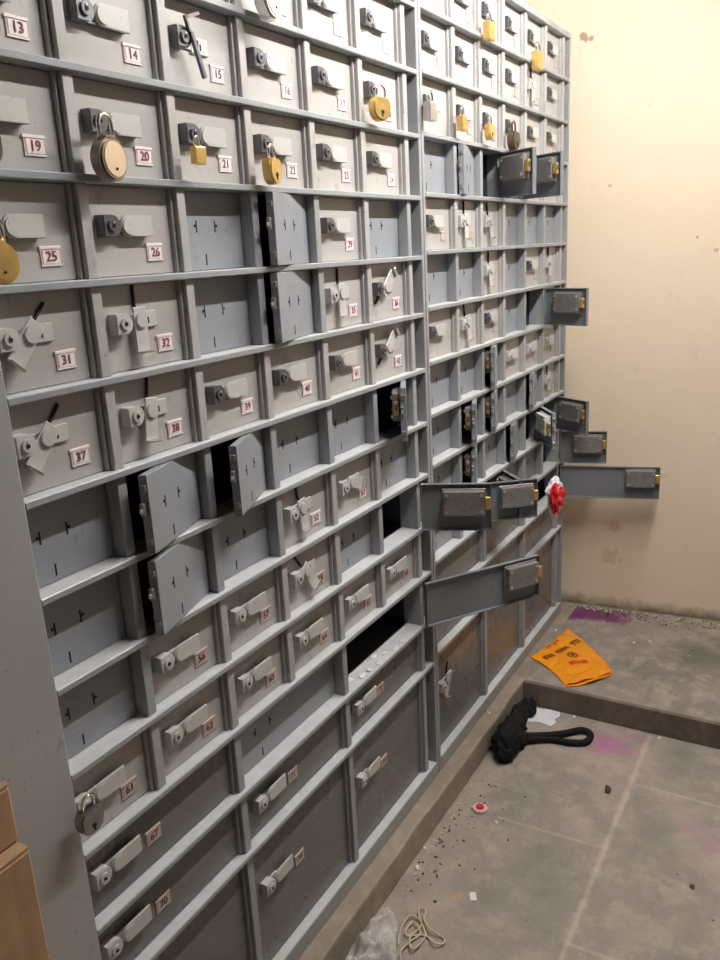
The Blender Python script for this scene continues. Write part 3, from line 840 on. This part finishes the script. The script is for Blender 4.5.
# clear film bag
def ridge(x, y):
    q = Vector((x*11, y*15, 2.3)); return .055*(1-abs(noise.noise(q))*2.2)*1.0 + .018*(1-abs(noise.noise(q*2.7))*2)
bm = bmesh.new()
ol = [F2(*q_) for q_ in ((1.28, .93), (1.36, .945), (1.46, .947), (1.56, .945), (1.60, .915), (1.575, .88), (1.52, .86), (1.47, .83), (1.40, .80), (1.30, .79), (1.22, .84))]
ol = [(a_-.02, b_) for a_, b_ in ol]
f = bm.faces.new([bm.verts.new((p_[0], p_[1], 0)) for p_ in ol]); bmesh.ops.triangulate(bm, faces=[f])
for _ in range(7):
    es = [e_ for e_ in bm.edges if e_.calc_length() > .007]
    if not es: break
    bmesh.ops.subdivide_edges(bm, edges=es, cuts=1); bmesh.ops.triangulate(bm, faces=bm.faces)
bd = [v.co.copy() for v in bm.verts if any(len(e_.link_faces) == 1 for e_ in v.link_edges)]
for v in bm.verts:
    ed = min((v.co-q_).length for q_ in bd); k_ = min(1, ed/.03)
    v.co.z = .003 + max(0, ridge(v.co.x, v.co.y))*(.25+.75*k_)
r = bmesh.ops.extrude_face_region(bm, geom=list(bm.faces))
for v in [q_ for q_ in r['geom'] if isinstance(q_, bmesh.types.BMVert)]: v.co.z -= .0012
bmesh.ops.recalc_face_normals(bm, faces=bm.faces)
o = link('plastic_film', bm, M['film'], None, True); off(o, (*F2(1.42, .88), 0)); tag(o, 'crumpled clear plastic film at the bottom edge beside the ledge', 'plastic film')
# string
q = [(a_+.022, b_) for a_, b_ in [(1.47, .85), (1.52, .865), (1.565, .86), (1.56, .825), (1.50, .83), (1.47, .805), (1.53, .80), (1.575, .84), (1.60, .85), (1.605, .835), (1.575, .825), (1.545, .79), (1.545, .755), (1.525, .745), (1.512, .765), (1.53, .80), (1.505, .845), (1.55, .845), (1.53, .815), (1.49, .825), (1.45, .83), (1.43, .82)]]
bm = bmesh.new(); rr = random.Random(2)
tube(bm, spline([(*F2(a, b_), .0035+.004*(i % 3)) for i, (a, b_) in enumerate(q)], 8), .0022, 8)
o = link('string', bm, M['string'], None, True); off(o, (*F2(1.55, .82), 0)); tag(o, 'tangled cream string with loops on the floor near the clear film', 'string')
# red and white ribbon on the far open door
t = tag(empty('foil_ribbon', P(2.985, .905, -.915)), 'crumpled red and white foil scrap hanging at the tip of the open doors', 'foil scrap')
for nm, mm, sc, offx, sd in (('white_foil', 'white', (.045, .022, .058), .0, 3), ('red_foil', 'red', (.036, .020, .044), -.014, 8)):
    bm = bmesh.new(); r = bmesh.ops.create_icosphere(bm, subdivisions=4, radius=1)
    for v in r['verts']:
        d = v.co.copy(); qn = d*1.9+Vector((sd, 0, 0))
        k_ = 1+.5*noise.noise(qn)+.35*abs(noise.noise(qn*2.4))
        v.co = Vector((d.x*sc[0]+offx*.3, d.y*sc[1]+(offx*1.4), d.z*sc[2]-.03))*k_
    for v in bm.verts:
        if mm == 'red': v.co += Vector((-.016, .010, .004))
    link(nm, bm, M[mm], t, False)
# torn paper bits in the empty wide locker
rr = random.Random(5)
zs_ = LL[12]+RH
for k in range(9):
    xx = S*(1.60+.035*k+rr.uniform(-.01, .01)); yy = rr.uniform(.008, .05)
    pts = [(xx+rr.uniform(.6, 1)*.014*math.cos(a), yy+rr.uniform(.5, 1)*.009*math.sin(a)) for a in [2*PI*i/6 for i in range(6)]]
    o = slab(pts, M['white' if k % 2 else 'plate'], zs_, k, .003, 40, .0008, 'paper_scrap', None, 0, .006)
    off(o, (xx, yy, zs_)); tag(o, 'one of the torn paper bits strewn on the sill of the empty wide locker', 'paper', 'torn paper bits in the empty wide locker')

# ------------------------------------------------------------------ world and colour
w = bpy.data.worlds.new('world'); w.use_nodes = True; bpy.context.scene.world = w
w.node_tree.nodes['Background'].inputs[0].default_value = (.05, .05, .055, 1)
vs_ = bpy.context.scene.view_settings
vs_.view_transform = 'Standard'; vs_.look = 'None'; vs_.gamma = 1; vs_.use_curve_mapping = False; vs_.exposure = 0.08
